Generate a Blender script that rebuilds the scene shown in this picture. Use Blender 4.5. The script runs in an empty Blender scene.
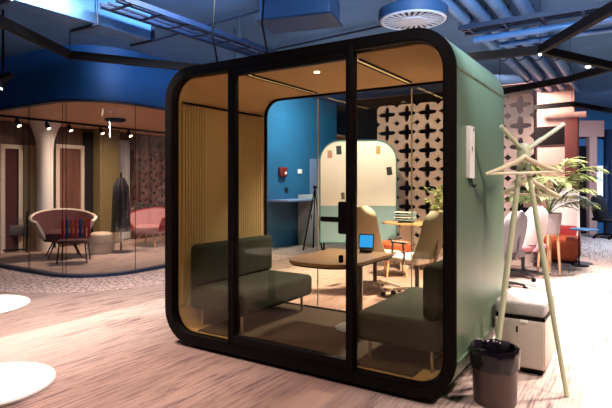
import bpy, bmesh, math, random
from mathutils import Vector, Matrix, noise as mnoise
random.seed(7)
PI = math.pi
COL = bpy.context.scene.collection
scene = bpy.context.scene
FOC, CX, HY, EYE = 513.0, 306.0, 183.0, 1.345

def at(px, py, d):
    return Vector(((px-CX)/FOC*d, d, EYE+(HY-py)/FOC*d))
def atz(px, py, z):
    d = (EYE-z)*FOC/(py-HY)
    return Vector(((px-CX)/FOC*d, d, z))

# ------------------------------------------------------------------ shapes
class MB:
    def __init__(self): self.bm = bmesh.new()
    def _merge(self, t, mat=None):
        if mat is not None: bmesh.ops.transform(t, matrix=mat, verts=t.verts)
        me = bpy.data.meshes.new('tmp'); t.to_mesh(me); t.free()
        self.bm.from_mesh(me); bpy.data.meshes.remove(me)
    def box(self, c, s, rz=0.0, bev=0.0, seg=3, mat=None):
        t = bmesh.new(); bmesh.ops.create_cube(t, size=1.0)
        bmesh.ops.scale(t, vec=Vector(s), verts=t.verts)
        if bev > 0:
            bmesh.ops.bevel(t, geom=list(t.edges), offset=bev, offset_type='OFFSET', segments=seg, profile=0.5, affect='EDGES')
        m = Matrix.Translation(Vector(c)) @ (mat if mat is not None else Matrix.Rotation(rz, 4, 'Z'))
        self._merge(t, m); return self
    def cyl(self, p0, p1, r0, r1=None, seg=16):
        return self.tube([p0, p1], [r0, r0 if r1 is None else r1], seg)
    def tube(self, pts, r, seg=8, closed=False):
        pts = [Vector(p) for p in pts]; n = len(pts)
        rs = r if isinstance(r, (list, tuple)) else [r]*n
        b = self.bm; loops = []; up = None
        for i, p in enumerate(pts):
            if closed: d = pts[(i+1) % n]-pts[i-1]
            else: d = pts[min(i+1, n-1)]-pts[max(i-1, 0)]
            d.normalize()
            if up is None:
                a = Vector((0, 0, 1)) if abs(d.z) < .9 else Vector((1, 0, 0))
                up = d.cross(a).normalized()
            up = (up-d*up.dot(d)).normalized(); w = d.cross(up)
            loops.append([b.verts.new(p+(up*math.cos(2*PI*k/seg)+w*math.sin(2*PI*k/seg))*rs[i]) for k in range(seg)])
        for i in range(n if closed else n-1):
            A, B = loops[i], loops[(i+1) % n]
            for k in range(seg): b.faces.new((A[k], A[(k+1) % seg], B[(k+1) % seg], B[k]))
        if not closed:
            b.faces.new(loops[0][::-1]); b.faces.new(loops[-1])
        return self
    def prism(self, pts, a0, a1, axis='z'):
        b = self.bm
        def P(p, a):
            return {'z': (p[0], p[1], a), 'y': (p[0], a, p[1]), 'x': (a, p[0], p[1])}[axis]
        A = [b.verts.new(P(p, a0)) for p in pts]; B = [b.verts.new(P(p, a1)) for p in pts]
        n = len(pts)
        b.faces.new(A[::-1]); b.faces.new(B)
        for i in range(n): b.faces.new((A[i], A[(i+1) % n], B[(i+1) % n], B[i]))
        return self
    def ring(self, out, inn, a0, a1, axis='y'):
        b = self.bm
        def P(p, a):
            return {'z': (p[0], p[1], a), 'y': (p[0], a, p[1]), 'x': (a, p[0], p[1])}[axis]
        L = [[b.verts.new(P(p, a)) for p in q] for q, a in ((out, a0), (inn, a0), (inn, a1), (out, a1))]
        n = len(out)
        for j in range(4):
            A, B = L[j], L[(j+1) % 4]
            for i in range(n): b.faces.new((A[i], A[(i+1) % n], B[(i+1) % n], B[i]))
        return self
    def lathe(self, prof, c=(0, 0, 0), seg=32):
        b = self.bm; c = Vector(c); rows = []
        for r, z in prof:
            if r < 1e-6: rows.append([b.verts.new(c+Vector((0, 0, z)))])
            else: rows.append([b.verts.new(c+Vector((r*math.cos(2*PI*k/seg), r*math.sin(2*PI*k/seg), z))) for k in range(seg)])
        for A, B in zip(rows, rows[1:]):
            for k in range(seg):
                k2 = (k+1) % seg
                if len(A) == 1 and len(B) == 1: continue
                if len(A) == 1: b.faces.new((A[0], B[k], B[k2]))
                elif len(B) == 1: b.faces.new((A[k], B[0], A[k2]))
                else: b.faces.new((A[k], A[k2], B[k2], B[k]))
        return self
    def sheet(self, f, nu, nv, th):
        """closed slab following f(s,t) with thickness th along the local normal"""
        b = self.bm
        P = [[Vector(f(i/nu, j/nv)) for j in range(nv+1)] for i in range(nu+1)]
        def N(i, j):
            a = P[min(i+1, nu)][j]-P[max(i-1, 0)][j]; c = P[i][min(j+1, nv)]-P[i][max(j-1, 0)]
            return a.cross(c).normalized()
        T = [[b.verts.new(P[i][j]+N(i, j)*th/2) for j in range(nv+1)] for i in range(nu+1)]
        U = [[b.verts.new(P[i][j]-N(i, j)*th/2) for j in range(nv+1)] for i in range(nu+1)]
        for i in range(nu):
            for j in range(nv):
                b.faces.new((T[i][j], T[i+1][j], T[i+1][j+1], T[i][j+1]))
                b.faces.new((U[i][j+1], U[i+1][j+1], U[i+1][j], U[i][j]))
        for i in range(nu):
            b.faces.new((U[i][0], U[i+1][0], T[i+1][0], T[i][0])); b.faces.new((T[i][nv], T[i+1][nv], U[i+1][nv], U[i][nv]))
        for j in range(nv):
            b.faces.new((T[0][j], T[0][j+1], U[0][j+1], U[0][j])); b.faces.new((U[nu][j], U[nu][j+1], T[nu][j+1], T[nu][j]))
        return self
    def build(self, name, mat, parent=None, smooth=True, angle=38):
        bmesh.ops.recalc_face_normals(self.bm, faces=self.bm.faces)
        me = bpy.data.meshes.new(name); self.bm.to_mesh(me); self.bm.free()
        if smooth:
            me.polygons.foreach_set('use_smooth', [True]*len(me.polygons))
            me.set_sharp_from_angle(angle=math.radians(angle))
        me.materials.append(mat)
        o = bpy.data.objects.new(name, me); COL.objects.link(o)
        if parent is not None: o.parent = parent
        return o

def thing(name, label, cat, loc=(0, 0, 0), rz=0.0, group=None):
    o = bpy.data.objects.new(name, None); COL.objects.link(o)
    o.empty_display_size = .1
    o.location = loc; o.rotation_euler = (0, 0, rz); o['label'] = label; o['category'] = cat
    if group: o['group'] = group
    return o
def tag(o, label, cat, group=None, kind=None):
    o['label'] = label; o['category'] = cat
    if group: o['group'] = group
    if kind: o['kind'] = kind
    return o
def struct(o, label=None, cat=None):
    o['kind'] = 'structure'
    if label: o['label'] = label
    if cat: o['category'] = cat
    return o
def dup(root, loc, rz, label):
    r = root.copy(); COL.objects.link(r); r.location = loc; r.rotation_euler = (0, 0, rz); r['label'] = label
    for ch in list(root.children):
        c = ch.copy(); COL.objects.link(c); c.parent = r
        for g in list(ch.children):
            d = g.copy(); COL.objects.link(d); d.parent = c
    return r
def rr(x0, x1, y0, y1, R, n=10):
    pts = []
    for cx, cy, a in ((x1-R, y1-R, 0), (x0+R, y1-R, 90), (x0+R, y0+R, 180), (x1-R, y0+R, 270)):
        for k in range(n+1):
            t = math.radians(a+90*k/n); pts.append((cx+R*math.cos(t), cy+R*math.sin(t)))
    return pts

# ------------------------------------------------------------------ materials
def nd(nt, t, **kw):
    n = nt.nodes.new(t)
    for k, v in kw.items(): setattr(n, k, v)
    return n
def pbr(name, col, rough=.5, metal=0.0, var=.12, scale=18.0, bump=0.0, emit=None, es=0.0, stretch=None, spec=.5, sheen=0.0):
    m = bpy.data.materials.new(name); m.use_nodes = True; nt = m.node_tree
    b = nt.nodes['Principled BSDF']
    tc = nd(nt, 'ShaderNodeTexCoord'); mp = nd(nt, 'ShaderNodeMapping')
    if stretch: mp.inputs['Scale'].default_value = stretch
    nz = nd(nt, 'ShaderNodeTexNoise'); nz.inputs['Scale'].default_value = scale; nz.inputs['Detail'].default_value = 4
    nt.links.new(tc.outputs['Object'], mp.inputs['Vector']); nt.links.new(mp.outputs['Vector'], nz.inputs['Vector'])
    rp = nd(nt, 'ShaderNodeValToRGB')
    e = rp.color_ramp.elements
    e[0].position, e[1].position = .3, .7
    e[0].color = tuple(max(0, c*(1-var)) for c in col)+(1,)
    e[1].color = tuple(min(1, c*(1+var)) for c in col)+(1,)
    nt.links.new(nz.outputs['Fac'], rp.inputs['Fac']); nt.links.new(rp.outputs['Color'], b.inputs['Base Color'])
    b.inputs['Roughness'].default_value = rough; b.inputs['Metallic'].default_value = metal
    b.inputs['Specular IOR Level'].default_value = spec
    if sheen: b.inputs['Sheen Weight'].default_value = sheen
    if bump:
        bp = nd(nt, 'ShaderNodeBump'); bp.inputs['Strength'].default_value = bump; bp.inputs['Distance'].default_value = .01
        nt.links.new(nz.outputs['Fac'], bp.inputs['Height']); nt.links.new(bp.outputs['Normal'], b.inputs['Normal'])
    if emit:
        b.inputs['Emission Color'].default_value = tuple(emit)+(1,); b.inputs['Emission Strength'].default_value = es
    return m
def glass(name, tint, refl=.9, base=.045):
    m = bpy.data.materials.new(name); m.use_nodes = True; nt = m.node_tree; nt.nodes.clear()
    out = nd(nt, 'ShaderNodeOutputMaterial'); mix = nd(nt, 'ShaderNodeMixShader')
    tr = nd(nt, 'ShaderNodeBsdfTransparent'); tr.inputs['Color'].default_value = tuple(tint)+(1,)
    gl = nd(nt, 'ShaderNodeBsdfGlossy'); gl.inputs['Roughness'].default_value = 0.0; gl.inputs['Color'].default_value = (1, 1, 1, 1)
    lw = nd(nt, 'ShaderNodeLayerWeight'); lw.inputs['Blend'].default_value = .5
    pw = nd(nt, 'ShaderNodeMath', operation='POWER'); pw.inputs[1].default_value = 4.5
    ma = nd(nt, 'ShaderNodeMath', operation='MULTIPLY_ADD'); ma.inputs[1].default_value = refl; ma.inputs[2].default_value = base
    L = nt.links.new
    L(lw.outputs['Facing'], pw.inputs[0]); L(pw.outputs[0], ma.inputs[0]); L(ma.outputs[0], mix.inputs['Fac'])
    L(tr.outputs[0], mix.inputs[1]); L(gl.outputs[0], mix.inputs[2]); L(mix.outputs[0], out.inputs['Surface'])
    return m

# booth axes
P0 = Vector((-1.193, 4.34, 0)); ANG = math.atan2(-.5434, .8394)
U = Vector((math.cos(ANG), math.sin(ANG), 0)); V = Vector((-math.sin(ANG), math.cos(ANG), 0))
def bw(u, v, z=0): return P0+U*u+V*v+Vector((0, 0, z))
RC = Vector((-2.99, 6.93, 0))          # sharp corner of the glazed meeting room
def mw(u, v, z=0): return RC+U*u+V*v+Vector((0, 0, z))

M = {}
M['black'] = pbr('black_powder_coat', (.0028, .0016, .0016), .6, var=.2, spec=.12)
M['blackplastic'] = pbr('black_plastic', (.012, .012, .013), .45)
M['green'] = pbr('sage_green_shell', (.125, .185, .115), .34, var=.035, scale=3)
M['lining'] = pbr('warm_beige_lining', (.50, .355, .185), .8, var=.03, scale=30)
M['pleat'] = pbr('beige_pleated_felt', (.40, .31, .165), .9, var=.06, scale=60)
M['bench'] = pbr('dark_green_wool', (.0085, .0155, .009), .9, var=.25, scale=120, bump=.15)
M['boothcarpet'] = pbr('brown_carpet', (.045, .028, .018), .95, var=.3, scale=150, bump=.3)
M['wood'] = pbr('light_oak', (.42, .27, .14), .45, var=.22, scale=4, stretch=(1, 9, 9))
M['woodtable'] = pbr('oak_tabletop', (.30, .185, .10), .4, var=.18, scale=4, stretch=(9, 1.2, 9))
M['steel'] = pbr('brushed_steel', (.5, .5, .5), .35, metal=1.0, var=.08)
M['chrome'] = pbr('dark_chrome', (.25, .22, .2), .3, metal=1.0)
M['whiteplastic'] = pbr('white_plastic', (.86, .85, .82), .35, var=.03)
M['whitetable'] = pbr('white_laminate', (.92, .88, .87), .35, var=.02)
M['rackgreen'] = pbr('pale_green_lacquer', (.50, .54, .36), .4, var=.05, scale=8)
M['hanger'] = pbr('cream_lacquered_wood', (.66, .60, .40), .4, var=.06)
M['bin'] = pbr('taupe_metal_bin', (.10, .068, .064), .32, metal=.4, var=.12, scale=6)
M['bag'] = pbr('black_bin_liner', (.008, .006, .010), .15, var=.3)
M['cabinet'] = pbr('warm_white_metal', (.46, .41, .36), .45, var=.03)
M['cushion'] = pbr('light_grey_felt', (.34, .33, .32), .95, var=.15, scale=90, bump=.15)
M['ceil'] = pbr('blue_painted_concrete', (.055, .145, .32), .9, var=.12, scale=3, bump=.1)
M['blueduct'] = pbr('blue_painted_duct', (.05, .15, .36), .4, var=.1, scale=5)
M['bluepipe'] = pbr('blue_painted_pipe', (.09, .22, .47), .4, var=.08, scale=5)
M['bluedark'] = pbr('dark_blue_steel', (.006, .018, .055), .5, var=.15)
M['soffit'] = pbr('deep_blue_soffit', (.003, .07, .25), .6, var=.08, scale=2)
M['bluewall'] = pbr('petrol_blue_wall', (.010, .125, .29), .75, var=.08, scale=2)
M['track'] = pbr('dark_brown_track', (.005, .003, .003), .65, var=.2, spec=.15)
M['pinkwall'] = pbr('salmon_pink_plaster', (.55, .29, .25), .85, var=.06, scale=4)
M['redcol'] = pbr('dark_red_column', (.11, .014, .009), .6, var=.12, scale=6)
M['screen'] = pbr('off_white_screen', (.50, .36, .31), .7, var=.05)
M['darkscreen'] = pbr('dark_red_screen', (.11, .036, .03), .6, var=.2)
M['brownwall'] = pbr('brown_timber_wall', (.15, .095, .065), .7, var=.3, scale=3, stretch=(6, 6, .6))
M['orangeceil'] = pbr('orange_timber_ceiling', (.62, .36, .21), .6, var=.1, scale=3, stretch=(1, 6, 1))
M['shellwhite'] = pbr('cream_shell', (.74, .66, .56), .6, var=.04)
M['oxblood'] = pbr('oxblood_upholstery', (.075, .018, .02), .85, var=.2, scale=60)
M['orange'] = pbr('burnt_orange_fabric', (.32, .052, .013), .85, var=.12, scale=80)
M['red'] = pbr('red_fabric', (.36, .03, .035), .85, var=.15, scale=60)
M['pinkfab'] = pbr('dusty_pink_fabric', (.5, .25, .27), .85, var=.1, scale=60)
M['greyfab'] = pbr('light_grey_fabric', (.2, .18, .185), .9, var=.08, scale=90)
M['greydark'] = pbr('mid_grey_fabric', (.15, .125, .13), .9, var=.1, scale=90)
M['beigefab'] = pbr('beige_mesh_fabric', (.50, .41, .30), .9, var=.08, scale=90)
M['olivefab'] = pbr('olive_beige_fabric', (.115, .105, .07), .9, var=.1, scale=90)
M['whitefab'] = pbr('white_fabric', (.60, .54, .53), .85, var=.04, scale=40)
M['pot'] = pbr('warm_grey_pot', (.37, .30, .29), .7, var=.06)
M['soil'] = pbr('dark_soil', (.03, .02, .014), .95, var=.4, scale=80, bump=.5)
M['leaf'] = pbr('palm_green', (.12, .16, .05), .5, var=.6, scale=9)
M['leafy'] = pbr('pale_sage_leaf', (.33, .40, .18), .5, var=.3, scale=9)
M['orangewood'] = pbr('warm_beech', (.62, .32, .16), .5, var=.12, scale=5, stretch=(6, 6, 1))
M['board'] = pbr('whiteboard_enamel', (.84, .81, .78), .25, var=.015)
M['teal'] = pbr('teal_frame', (.06, .20, .21), .5, var=.06)
M['paleblue'] = pbr('pale_blue_felt', (.28, .44, .50), .9, var=.07, scale=40)
M['card'] = pbr('navy_card', (.02, .035, .05), .6)
M['cardpink'] = pbr('tan_pink_card', (.50, .30, .25), .6)
M['cardyellow'] = pbr('mustard_card', (.55, .40, .16), .6)
M['greydoor'] = pbr('grey_cabinet', (.42, .42, .43), .6, var=.04)
M['alarmred'] = pbr('red_alarm', (.17, .012, .012), .5)
M['screenlit'] = pbr('lit_blue_display', (.02, .1, .3), .3, emit=(.02, .28, .85), es=.9)
M['lamp'] = pbr('lamp_diffuser', (.9, .85, .75), .4, emit=(1, .82, .55), es=9)
M['lampcool'] = pbr('cool_lamp_face', (.9, .9, .9), .4, emit=(.9, .95, 1), es=12)
M['striplamp'] = pbr('strip_diffuser', (.5, .4, .25), .4, emit=(1, .72, .35), es=.35)
M['litpanel'] = pbr('backlit_glass', (.5, .6, .8), .3, emit=(.62, .75, 1.0), es=1.1)
M['bluedoor'] = pbr('blue_door', (.03, .13, .30), .5, var=.08)
M['bluelight'] = pbr('pale_blue_door_leaf', (.22, .31, .55), .5, var=.06)
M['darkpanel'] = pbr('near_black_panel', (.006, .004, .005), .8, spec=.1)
M['olivecol'] = pbr('olive_column', (.22, .17, .075), .6, var=.12, scale=5, stretch=(6, 6, .5))
M['curtain'] = pbr('pale_sheer_curtain', (.60, .60, .62), .8, var=.1, scale=6)
M['blackfab'] = pbr('black_fabric', (.012, .011, .014), .9, var=.2)
M['paper'] = pbr('white_paper', (.9, .88, .84), .7, var=.02)
M['navystripe'] = pbr('navy_fabric', (.03, .05, .16), .85)
M['bluemid'] = pbr('dull_blue_duct', (.022, .065, .16), .5)
M['brownleaf'] = pbr('reddish_brown_door', (.17, .075, .055), .5, var=.3, scale=3, stretch=(4, 4, .5))
M['darkgreen'] = pbr('bottle_green_panel', (.02, .045, .035), .5)
M['coollit'] = pbr('cyan_light_tube', (.3, .6, .7), .4, emit=(.35, .8, 1), es=.9)
M['wingwhite'] = pbr('bright_white_leatherette', (.88, .85, .84), .5, var=.02)
M['ventwhite'] = pbr('pale_blue_vent_paint', (.46, .55, .68), .5, var=.04)
M['glassfront'] = glass('tinted_booth_glass', (.97, .925, .80), .9, .022)
M['glassback'] = glass('clear_booth_glass', (.985, .97, .92), .8, .018)
M['glassroom'] = glass('clear_partition_glass', (.95, .93, .91), .8, .04)
M['silicone'] = pbr('clear_joint_silicone', (.55, .55, .50), .4)

def carpet():
    m = bpy.data.materials.new('streaked_pink_carpet'); m.use_nodes = True; nt = m.node_tree; L = nt.links.new
    b = nt.nodes['Principled BSDF']; b.inputs['Roughness'].default_value = .95; b.inputs['Specular IOR Level'].default_value = .2
    tc = nd(nt, 'ShaderNodeTexCoord')
    mp = nd(nt, 'ShaderNodeMapping'); mp.vector_type = 'TEXTURE'; mp.inputs['Location'].default_value = P0; mp.inputs['Rotation'].default_value = (0, 0, ANG)
    L(tc.outputs['Object'], mp.inputs['Vector'])
    def noise(sc, scale, det=5, rough=.6):
        mm = nd(nt, 'ShaderNodeMapping'); mm.inputs['Scale'].default_value = sc; L(mp.outputs['Vector'], mm.inputs['Vector'])
        n = nd(nt, 'ShaderNodeTexNoise'); n.inputs['Scale'].default_value = scale; n.inputs['Detail'].default_value = det; n.inputs['Roughness'].default_value = rough
        L(mm.outputs['Vector'], n.inputs['Vector']); return n
    def ramp(src, a, b_, ca, cb):
        r = nd(nt, 'ShaderNodeValToRGB'); e = r.color_ramp.elements
        e[0].position, e[1].position = a, b_; e[0].color = ca+(1,); e[1].color = cb+(1,)
        L(src, r.inputs['Fac']); return r
    def mixc(fac, a, b_, blend='MIX'):
        x = nd(nt, 'ShaderNodeMix', data_type='RGBA', blend_type=blend)
        if hasattr(fac, 'is_linked'): L(fac, x.inputs[0])
        else: x.inputs[0].default_value = fac
        for s, i in ((a, 6), (b_, 7)):
            if hasattr(s, 'is_linked'): L(s, x.inputs[i])
            else: x.inputs[i].default_value = s+(1,)
        return x.outputs[2]
    sep = nd(nt, 'ShaderNodeSeparateXYZ'); L(mp.outputs['Vector'], sep.inputs[0])
    # cream carpet stripe beside the pod; lamp-bright floor at right painted paler
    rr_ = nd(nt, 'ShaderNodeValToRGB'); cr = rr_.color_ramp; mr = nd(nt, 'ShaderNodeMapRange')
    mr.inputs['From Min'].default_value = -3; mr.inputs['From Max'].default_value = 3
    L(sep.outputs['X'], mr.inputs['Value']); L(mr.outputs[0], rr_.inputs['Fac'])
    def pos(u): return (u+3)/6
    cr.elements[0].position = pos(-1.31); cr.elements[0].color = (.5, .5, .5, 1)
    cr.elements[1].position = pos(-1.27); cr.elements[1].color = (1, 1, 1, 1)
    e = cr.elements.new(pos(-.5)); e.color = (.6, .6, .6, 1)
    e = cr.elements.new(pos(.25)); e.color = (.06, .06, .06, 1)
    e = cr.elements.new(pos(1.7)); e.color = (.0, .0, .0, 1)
    e = cr.elements.new(pos(2.6)); e.color = (.8, .8, .8, 1)  # paler right side: strong lamp light put into the colour
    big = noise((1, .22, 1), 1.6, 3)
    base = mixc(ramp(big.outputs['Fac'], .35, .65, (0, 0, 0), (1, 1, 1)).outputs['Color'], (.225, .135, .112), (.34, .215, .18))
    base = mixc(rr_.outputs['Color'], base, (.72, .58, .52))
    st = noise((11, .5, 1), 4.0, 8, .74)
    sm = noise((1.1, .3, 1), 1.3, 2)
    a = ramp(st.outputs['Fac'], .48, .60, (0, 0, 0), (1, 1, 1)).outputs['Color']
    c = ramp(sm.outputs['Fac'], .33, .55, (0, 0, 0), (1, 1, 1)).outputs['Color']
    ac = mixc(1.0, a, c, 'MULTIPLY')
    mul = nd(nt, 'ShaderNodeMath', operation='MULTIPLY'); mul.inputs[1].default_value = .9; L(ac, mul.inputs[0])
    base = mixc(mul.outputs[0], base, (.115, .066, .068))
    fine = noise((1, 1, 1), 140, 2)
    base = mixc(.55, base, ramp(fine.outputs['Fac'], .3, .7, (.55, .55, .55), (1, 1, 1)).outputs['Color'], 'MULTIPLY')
    L(base, b.inputs['Base Color'])
    bp = nd(nt, 'ShaderNodeBump'); bp.inputs['Strength'].default_value = .25; bp.inputs['Distance'].default_value = .006
    L(fine.outputs['Fac'], bp.inputs['Height']); L(bp.outputs['Normal'], b.inputs['Normal'])
    return m
def terrazzo():
    m = bpy.data.materials.new('speckled_carpet'); m.use_nodes = True; nt = m.node_tree; L = nt.links.new
    b = nt.nodes['Principled BSDF']; b.inputs['Roughness'].default_value = .9
    tc = nd(nt, 'ShaderNodeTexCoord'); v = nd(nt, 'ShaderNodeTexNoise'); v.inputs['Scale'].default_value = 22; v.inputs['Detail'].default_value = 3
    L(tc.outputs['Object'], v.inputs['Vector'])
    r = nd(nt, 'ShaderNodeValToRGB'); e = r.color_ramp.elements
    e[0].position, e[1].position = .40, .56; e[0].color = (.25, .17, .16, 1); e[1].color = (.70, .53, .48, 1)
    L(v.outputs['Fac'], r.inputs['Fac']); L(r.outputs['Color'], b.inputs['Base Color'])
    return m
M['carpet'] = carpet(); M['terrazzo'] = terrazzo()

# ------------------------------------------------------------------ the setting
CEIL = 3.3
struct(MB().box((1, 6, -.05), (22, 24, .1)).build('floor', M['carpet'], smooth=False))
struct(MB().box((1, 6, CEIL+.05), (22, 24, .1)).build('ceiling', M['ceil'], smooth=False))
struct(MB().box((-9.95, 6, 1.65), (.1, 24, 3.3)).build('wall_left', M['bluewall'], smooth=False))
struct(MB().box((11.95, 6, 1.65), (.1, 24, 3.3)).build('wall_right', M['bluewall'], smooth=False))
struct(MB().box((1, -5.95, 1.65), (22, .1, 3.3)).build('wall_front', M['brownwall'], smooth=False))
struct(MB().box((1, 17.95, 1.65), (22, .1, 3.3)).build('wall_back', M['bluewall'], smooth=False))

# glazed meeting room, built on its own axes
def frame_at(o, origin): o.location = origin; o.rotation_euler = (0, 0, ANG); return o
RAD = .85
def path(u0, v1, off=0.0, n=16):
    """outline of the room's outer face, moved outwards by off"""
    r = RAD+off; pts = [(u0, -off)]
    for k in range(n+1):
        t = -PI/2+PI/2*k/n; pts.append((-RAD+r*math.cos(t), RAD+r*math.sin(t)))
    pts.append((off, v1)); return pts
def band(u0, v1, o0, o1, z0, z1):
    a = path(u0, v1, o0); b = path(u0, v1, o1)
    return MB().prism(a+b[::-1], z0, z1, 'z')
ULEFT, VS = -3.96, 3.6
s = band(ULEFT-1, VS, -.20, 0, 2.53, 3.3).build('wall_soffit', M['soffit']); struct(frame_at(s, RC))
s = band(ULEFT-1, VS, -.10, .012, 2.505, 2.53).build('trim_1', M['bluedark']); struct(frame_at(s, RC))
s = band(ULEFT-1, VS, -.09, .02, 0, .05).build('trim_2', M['bluedark']); struct(frame_at(s, RC))
s = band(ULEFT-1, VS, .021, 1.0, 0.001, .006).build('floor.001', M['terrazzo']); struct(frame_at(s, RC))
s = MB().prism(path(ULEFT, 9, -.21)+[(ULEFT, 9)], 2.54, 2.6, 'z').build('ceiling.001', M['orangeceil'], smooth=False); struct(frame_at(s, RC))
s = MB().box((ULEFT-.06, 4.5, 1.3), (.1, 9.2, 2.6)).build('wall_meeting', M['brownwall'], smooth=False); struct(frame_at(s, RC))
s = MB().box((-2, 9.05, 1.3), (4, .1, 2.6)).build('wall_end', M['brownwall'], smooth=False); struct(frame_at(s, RC))
s = MB().box((-.06, (VS+6.9)/2, 1.65), (.12, 6.9-VS, 3.3)).build('wall_blue', M['bluewall'], smooth=False); struct(frame_at(s, RC))
# glass sheets: each bent or flat sheet of the partition is a pane
win = bpy.data.objects.new('window_1', None); COL.objects.link(win); frame_at(win, RC); struct(win, 'curved frameless glass wall of the meeting room', 'glass wall')
def sheet(pts, name='pane'):
    n = len(pts); outs = []
    for i, p in enumerate(pts):
        a = Vector(pts[max(i-1, 0)]+(0,)); b = Vector(pts[min(i+1, n-1)]+(0,)); d = (b-a).normalized(); nn = Vector((d.y, -d.x, 0))
        outs.append((p[0]+nn.x*.012-nn.x*.03, p[1]+nn.y*.012-nn.y*.03))
    inn = []
    for i, p in enumerate(pts):
        a = Vector(pts[max(i-1, 0)]+(0,)); b = Vector(pts[min(i+1, n-1)]+(0,)); d = (b-a).normalized(); nn = Vector((d.y, -d.x, 0))
        inn.append((p[0]-nn.x*.03, p[1]-nn.y*.03))
    MB().prism(outs+inn[::-1], .05, 2.505, 'z').build(name, M['glassroom'], win)
arc = [(-RAD+RAD*math.cos(-PI/2+PI/2*k/16), RAD+RAD*math.sin(-PI/2+PI/2*k/16)) for k in range(17)]
sheet([(ULEFT, 0), (-1.44, 0)]); sheet([(-1.43, 0), (-RAD-.005, 0)]); sheet(arc); sheet([(0, RAD+.005), (0, 2.2)]); sheet([(0, 2.21), (0, VS)])
for u, v in ((-1.435, -.0), (-1.39, 0), (-.60, .035), (-.55, .055), (0.0, RAD), (0.0, 2.205)):
    MB().box((u-(.02 if v > .5 else 0), v+(.0 if v > .5 else .02), 1.28), (.006, .006, 2.45)).build('joint', M['black'], win)

# walls further back
Q = Vector((4.96, 9.6, 0)); 
def qw(s_, off=0, z=0): return Q-U*s_+V*off+Vector((0, 0, z))
o = MB().box((-2.3, .06, 1.65), (4.7, .12, 3.3)).build('wall_pink', M['pinkwall'], smooth=False); struct(frame_at(o, Q))
o = MB().box((.02, -.05, 1.28), (.22, .24, 2.55), bev=.01).build('column_red', M['redcol'], smooth=False); struct(frame_at(o, Q))
o = MB().box((.0, .10, 2.62), (.5, .2, .1)).build('beam_pink', M['pinkwall'], smooth=False); struct(frame_at(o, Q))

# ------------------------------------------------------------------ meeting pod
BW_, BD, ZB, ZT, R0 = 2.466, 1.29, .03, 2.295, .27
booth = thing('meeting_pod', 'sage green office meeting pod with rounded black front frame and tinted glass', 'office pod', P0, ANG)
outer = rr(0, BW_, ZB, ZT, R0)
def inset(d): return rr(d, BW_-d, ZB+d, ZT-d, max(R0-d, .02))
MB().ring(outer, inset(.07), .02, BD-.012, 'y').build('shell', M['green'], booth, angle=20)
fr = MB(); fr.ring(outer, inset(.068), 0, .019, 'y'); fr.ring(inset(.072), inset(.068+.0105), .0005, .078, 'y')
fr.build('front_frame', M['black'], booth, angle=25)
MB().ring(inset(.072), inset(.086), .079, BD-.03, 'y').build('inner_lining', M['lining'], booth, angle=20)
MB().ring(inset(.06), inset(.105), BD-.03, BD, 'y').build('back_frame', M['black'], booth, angle=25)
MB().box((BW_/2, (BD)/2+.02, ZB+.093), (BW_-.6, BD-.14, .012)).build('floor_mat', M['boothcarpet'], booth, smooth=False)
# seams on the outside of the shell
for sx in (-.004, BW_+.004):
    for z in (ZT-R0+.005, ZB+R0-.01):
        MB().box((sx, BD/2, z), (.014, BD-.03, .016), bev=.004).build('seam_strip', M['green'], booth)
# mullions and door
def bar(u0, u1, y0, y1, z0, z1, name, par=booth, mat='black', bev=.004):
    return MB().box(((u0+u1)/2, (y0+y1)/2, (z0+z1)/2), (u1-u0, y1-y0, z1-z0), bev=bev, seg=2).build(name, M[mat], par)
bar(.695, .722, .006, .075, ZB+.07, ZT-.07, 'mullion')
# panes follow the frame's rounded outline
def clip_pane(u0, u1, yy, name, par, mat, d=.075, th=.008):
    L = [(p[0], p[1]) for p in inset(d)]
    def cut(poly, axis_val, keep_less):
        out = []
        for i in range(len(poly)):
            a, b = poly[i], poly[(i+1) % len(poly)]
            ia = (a[0] <= axis_val) == keep_less; ib = (b[0] <= axis_val) == keep_less
            if ia: out.append(a)
            if ia != ib:
                t = (axis_val-a[0])/(b[0]-a[0]); out.append((axis_val, a[1]+(b[1]-a[1])*t))
        return out
    L = cut(cut(L, u1, True), u0, False)
    return MB().prism(L, yy, yy+th, 'y').build(name, M[mat], par, smooth=False)
clip_pane(-1, .694, .045, 'glass_pane', booth, 'glassfront')
clip_pane(1.79, 3, .045, 'glass_pane', booth, 'glassfront')
# the door: its own frame, glass, handle
door = MB()
door.box((.742, .035, (ZB+ZT)/2), (.034, .06, ZT-ZB-.15), bev=.004, seg=2)
door.box((1.762, .030, (ZB+ZT)/2-.005), (.05, .075, ZT-ZB-.08), bev=.004, seg=2)
door.box((1.25, .035, ZT-.098), (.99, .06, .05), bev=.004, seg=2)
door.box((1.25, .035, ZB+.105), (.99, .06, .07), bev=.004, seg=2)
door = door.build('door', M['black'], booth)
MB().box((1.248, .046, (ZB+ZT)/2), (.98, .008, ZT-ZB-.26)).build('door_glass', M['glassfront'], door, smooth=False)
hp = MB().box((1.733, -.018, 1.115), (.085, .03, .215), bev=.012, seg=4).build('handle_plate', M['black'], door)
h = MB(); h.cyl((1.72, -.02, 1.115), (1.72, -.06, 1.115), .012); h.box((1.655, -.06, 1.105), (.155, .024, .034), bev=.009, seg=3); h.build('lever_handle', M['black'], door)
MB().box((1.70, -.002, .84), (.025, .03, .05), bev=.006).build('latch', M['black'], door)
# rear glazing in three sheets with clear joints
for a, b in ((-1, .732), (.742, 1.695), (1.705, 3)): clip_pane(a, b, BD-.024, 'rear_glass', booth, 'glassback', d=.10, th=.008)
for u in (.737, 1.70): MB().box((u, BD-.02, (ZB+ZT)/2), (.009, .010, ZT-ZB-.24)).build('glass_joint', M['silicone'], booth)
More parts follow.
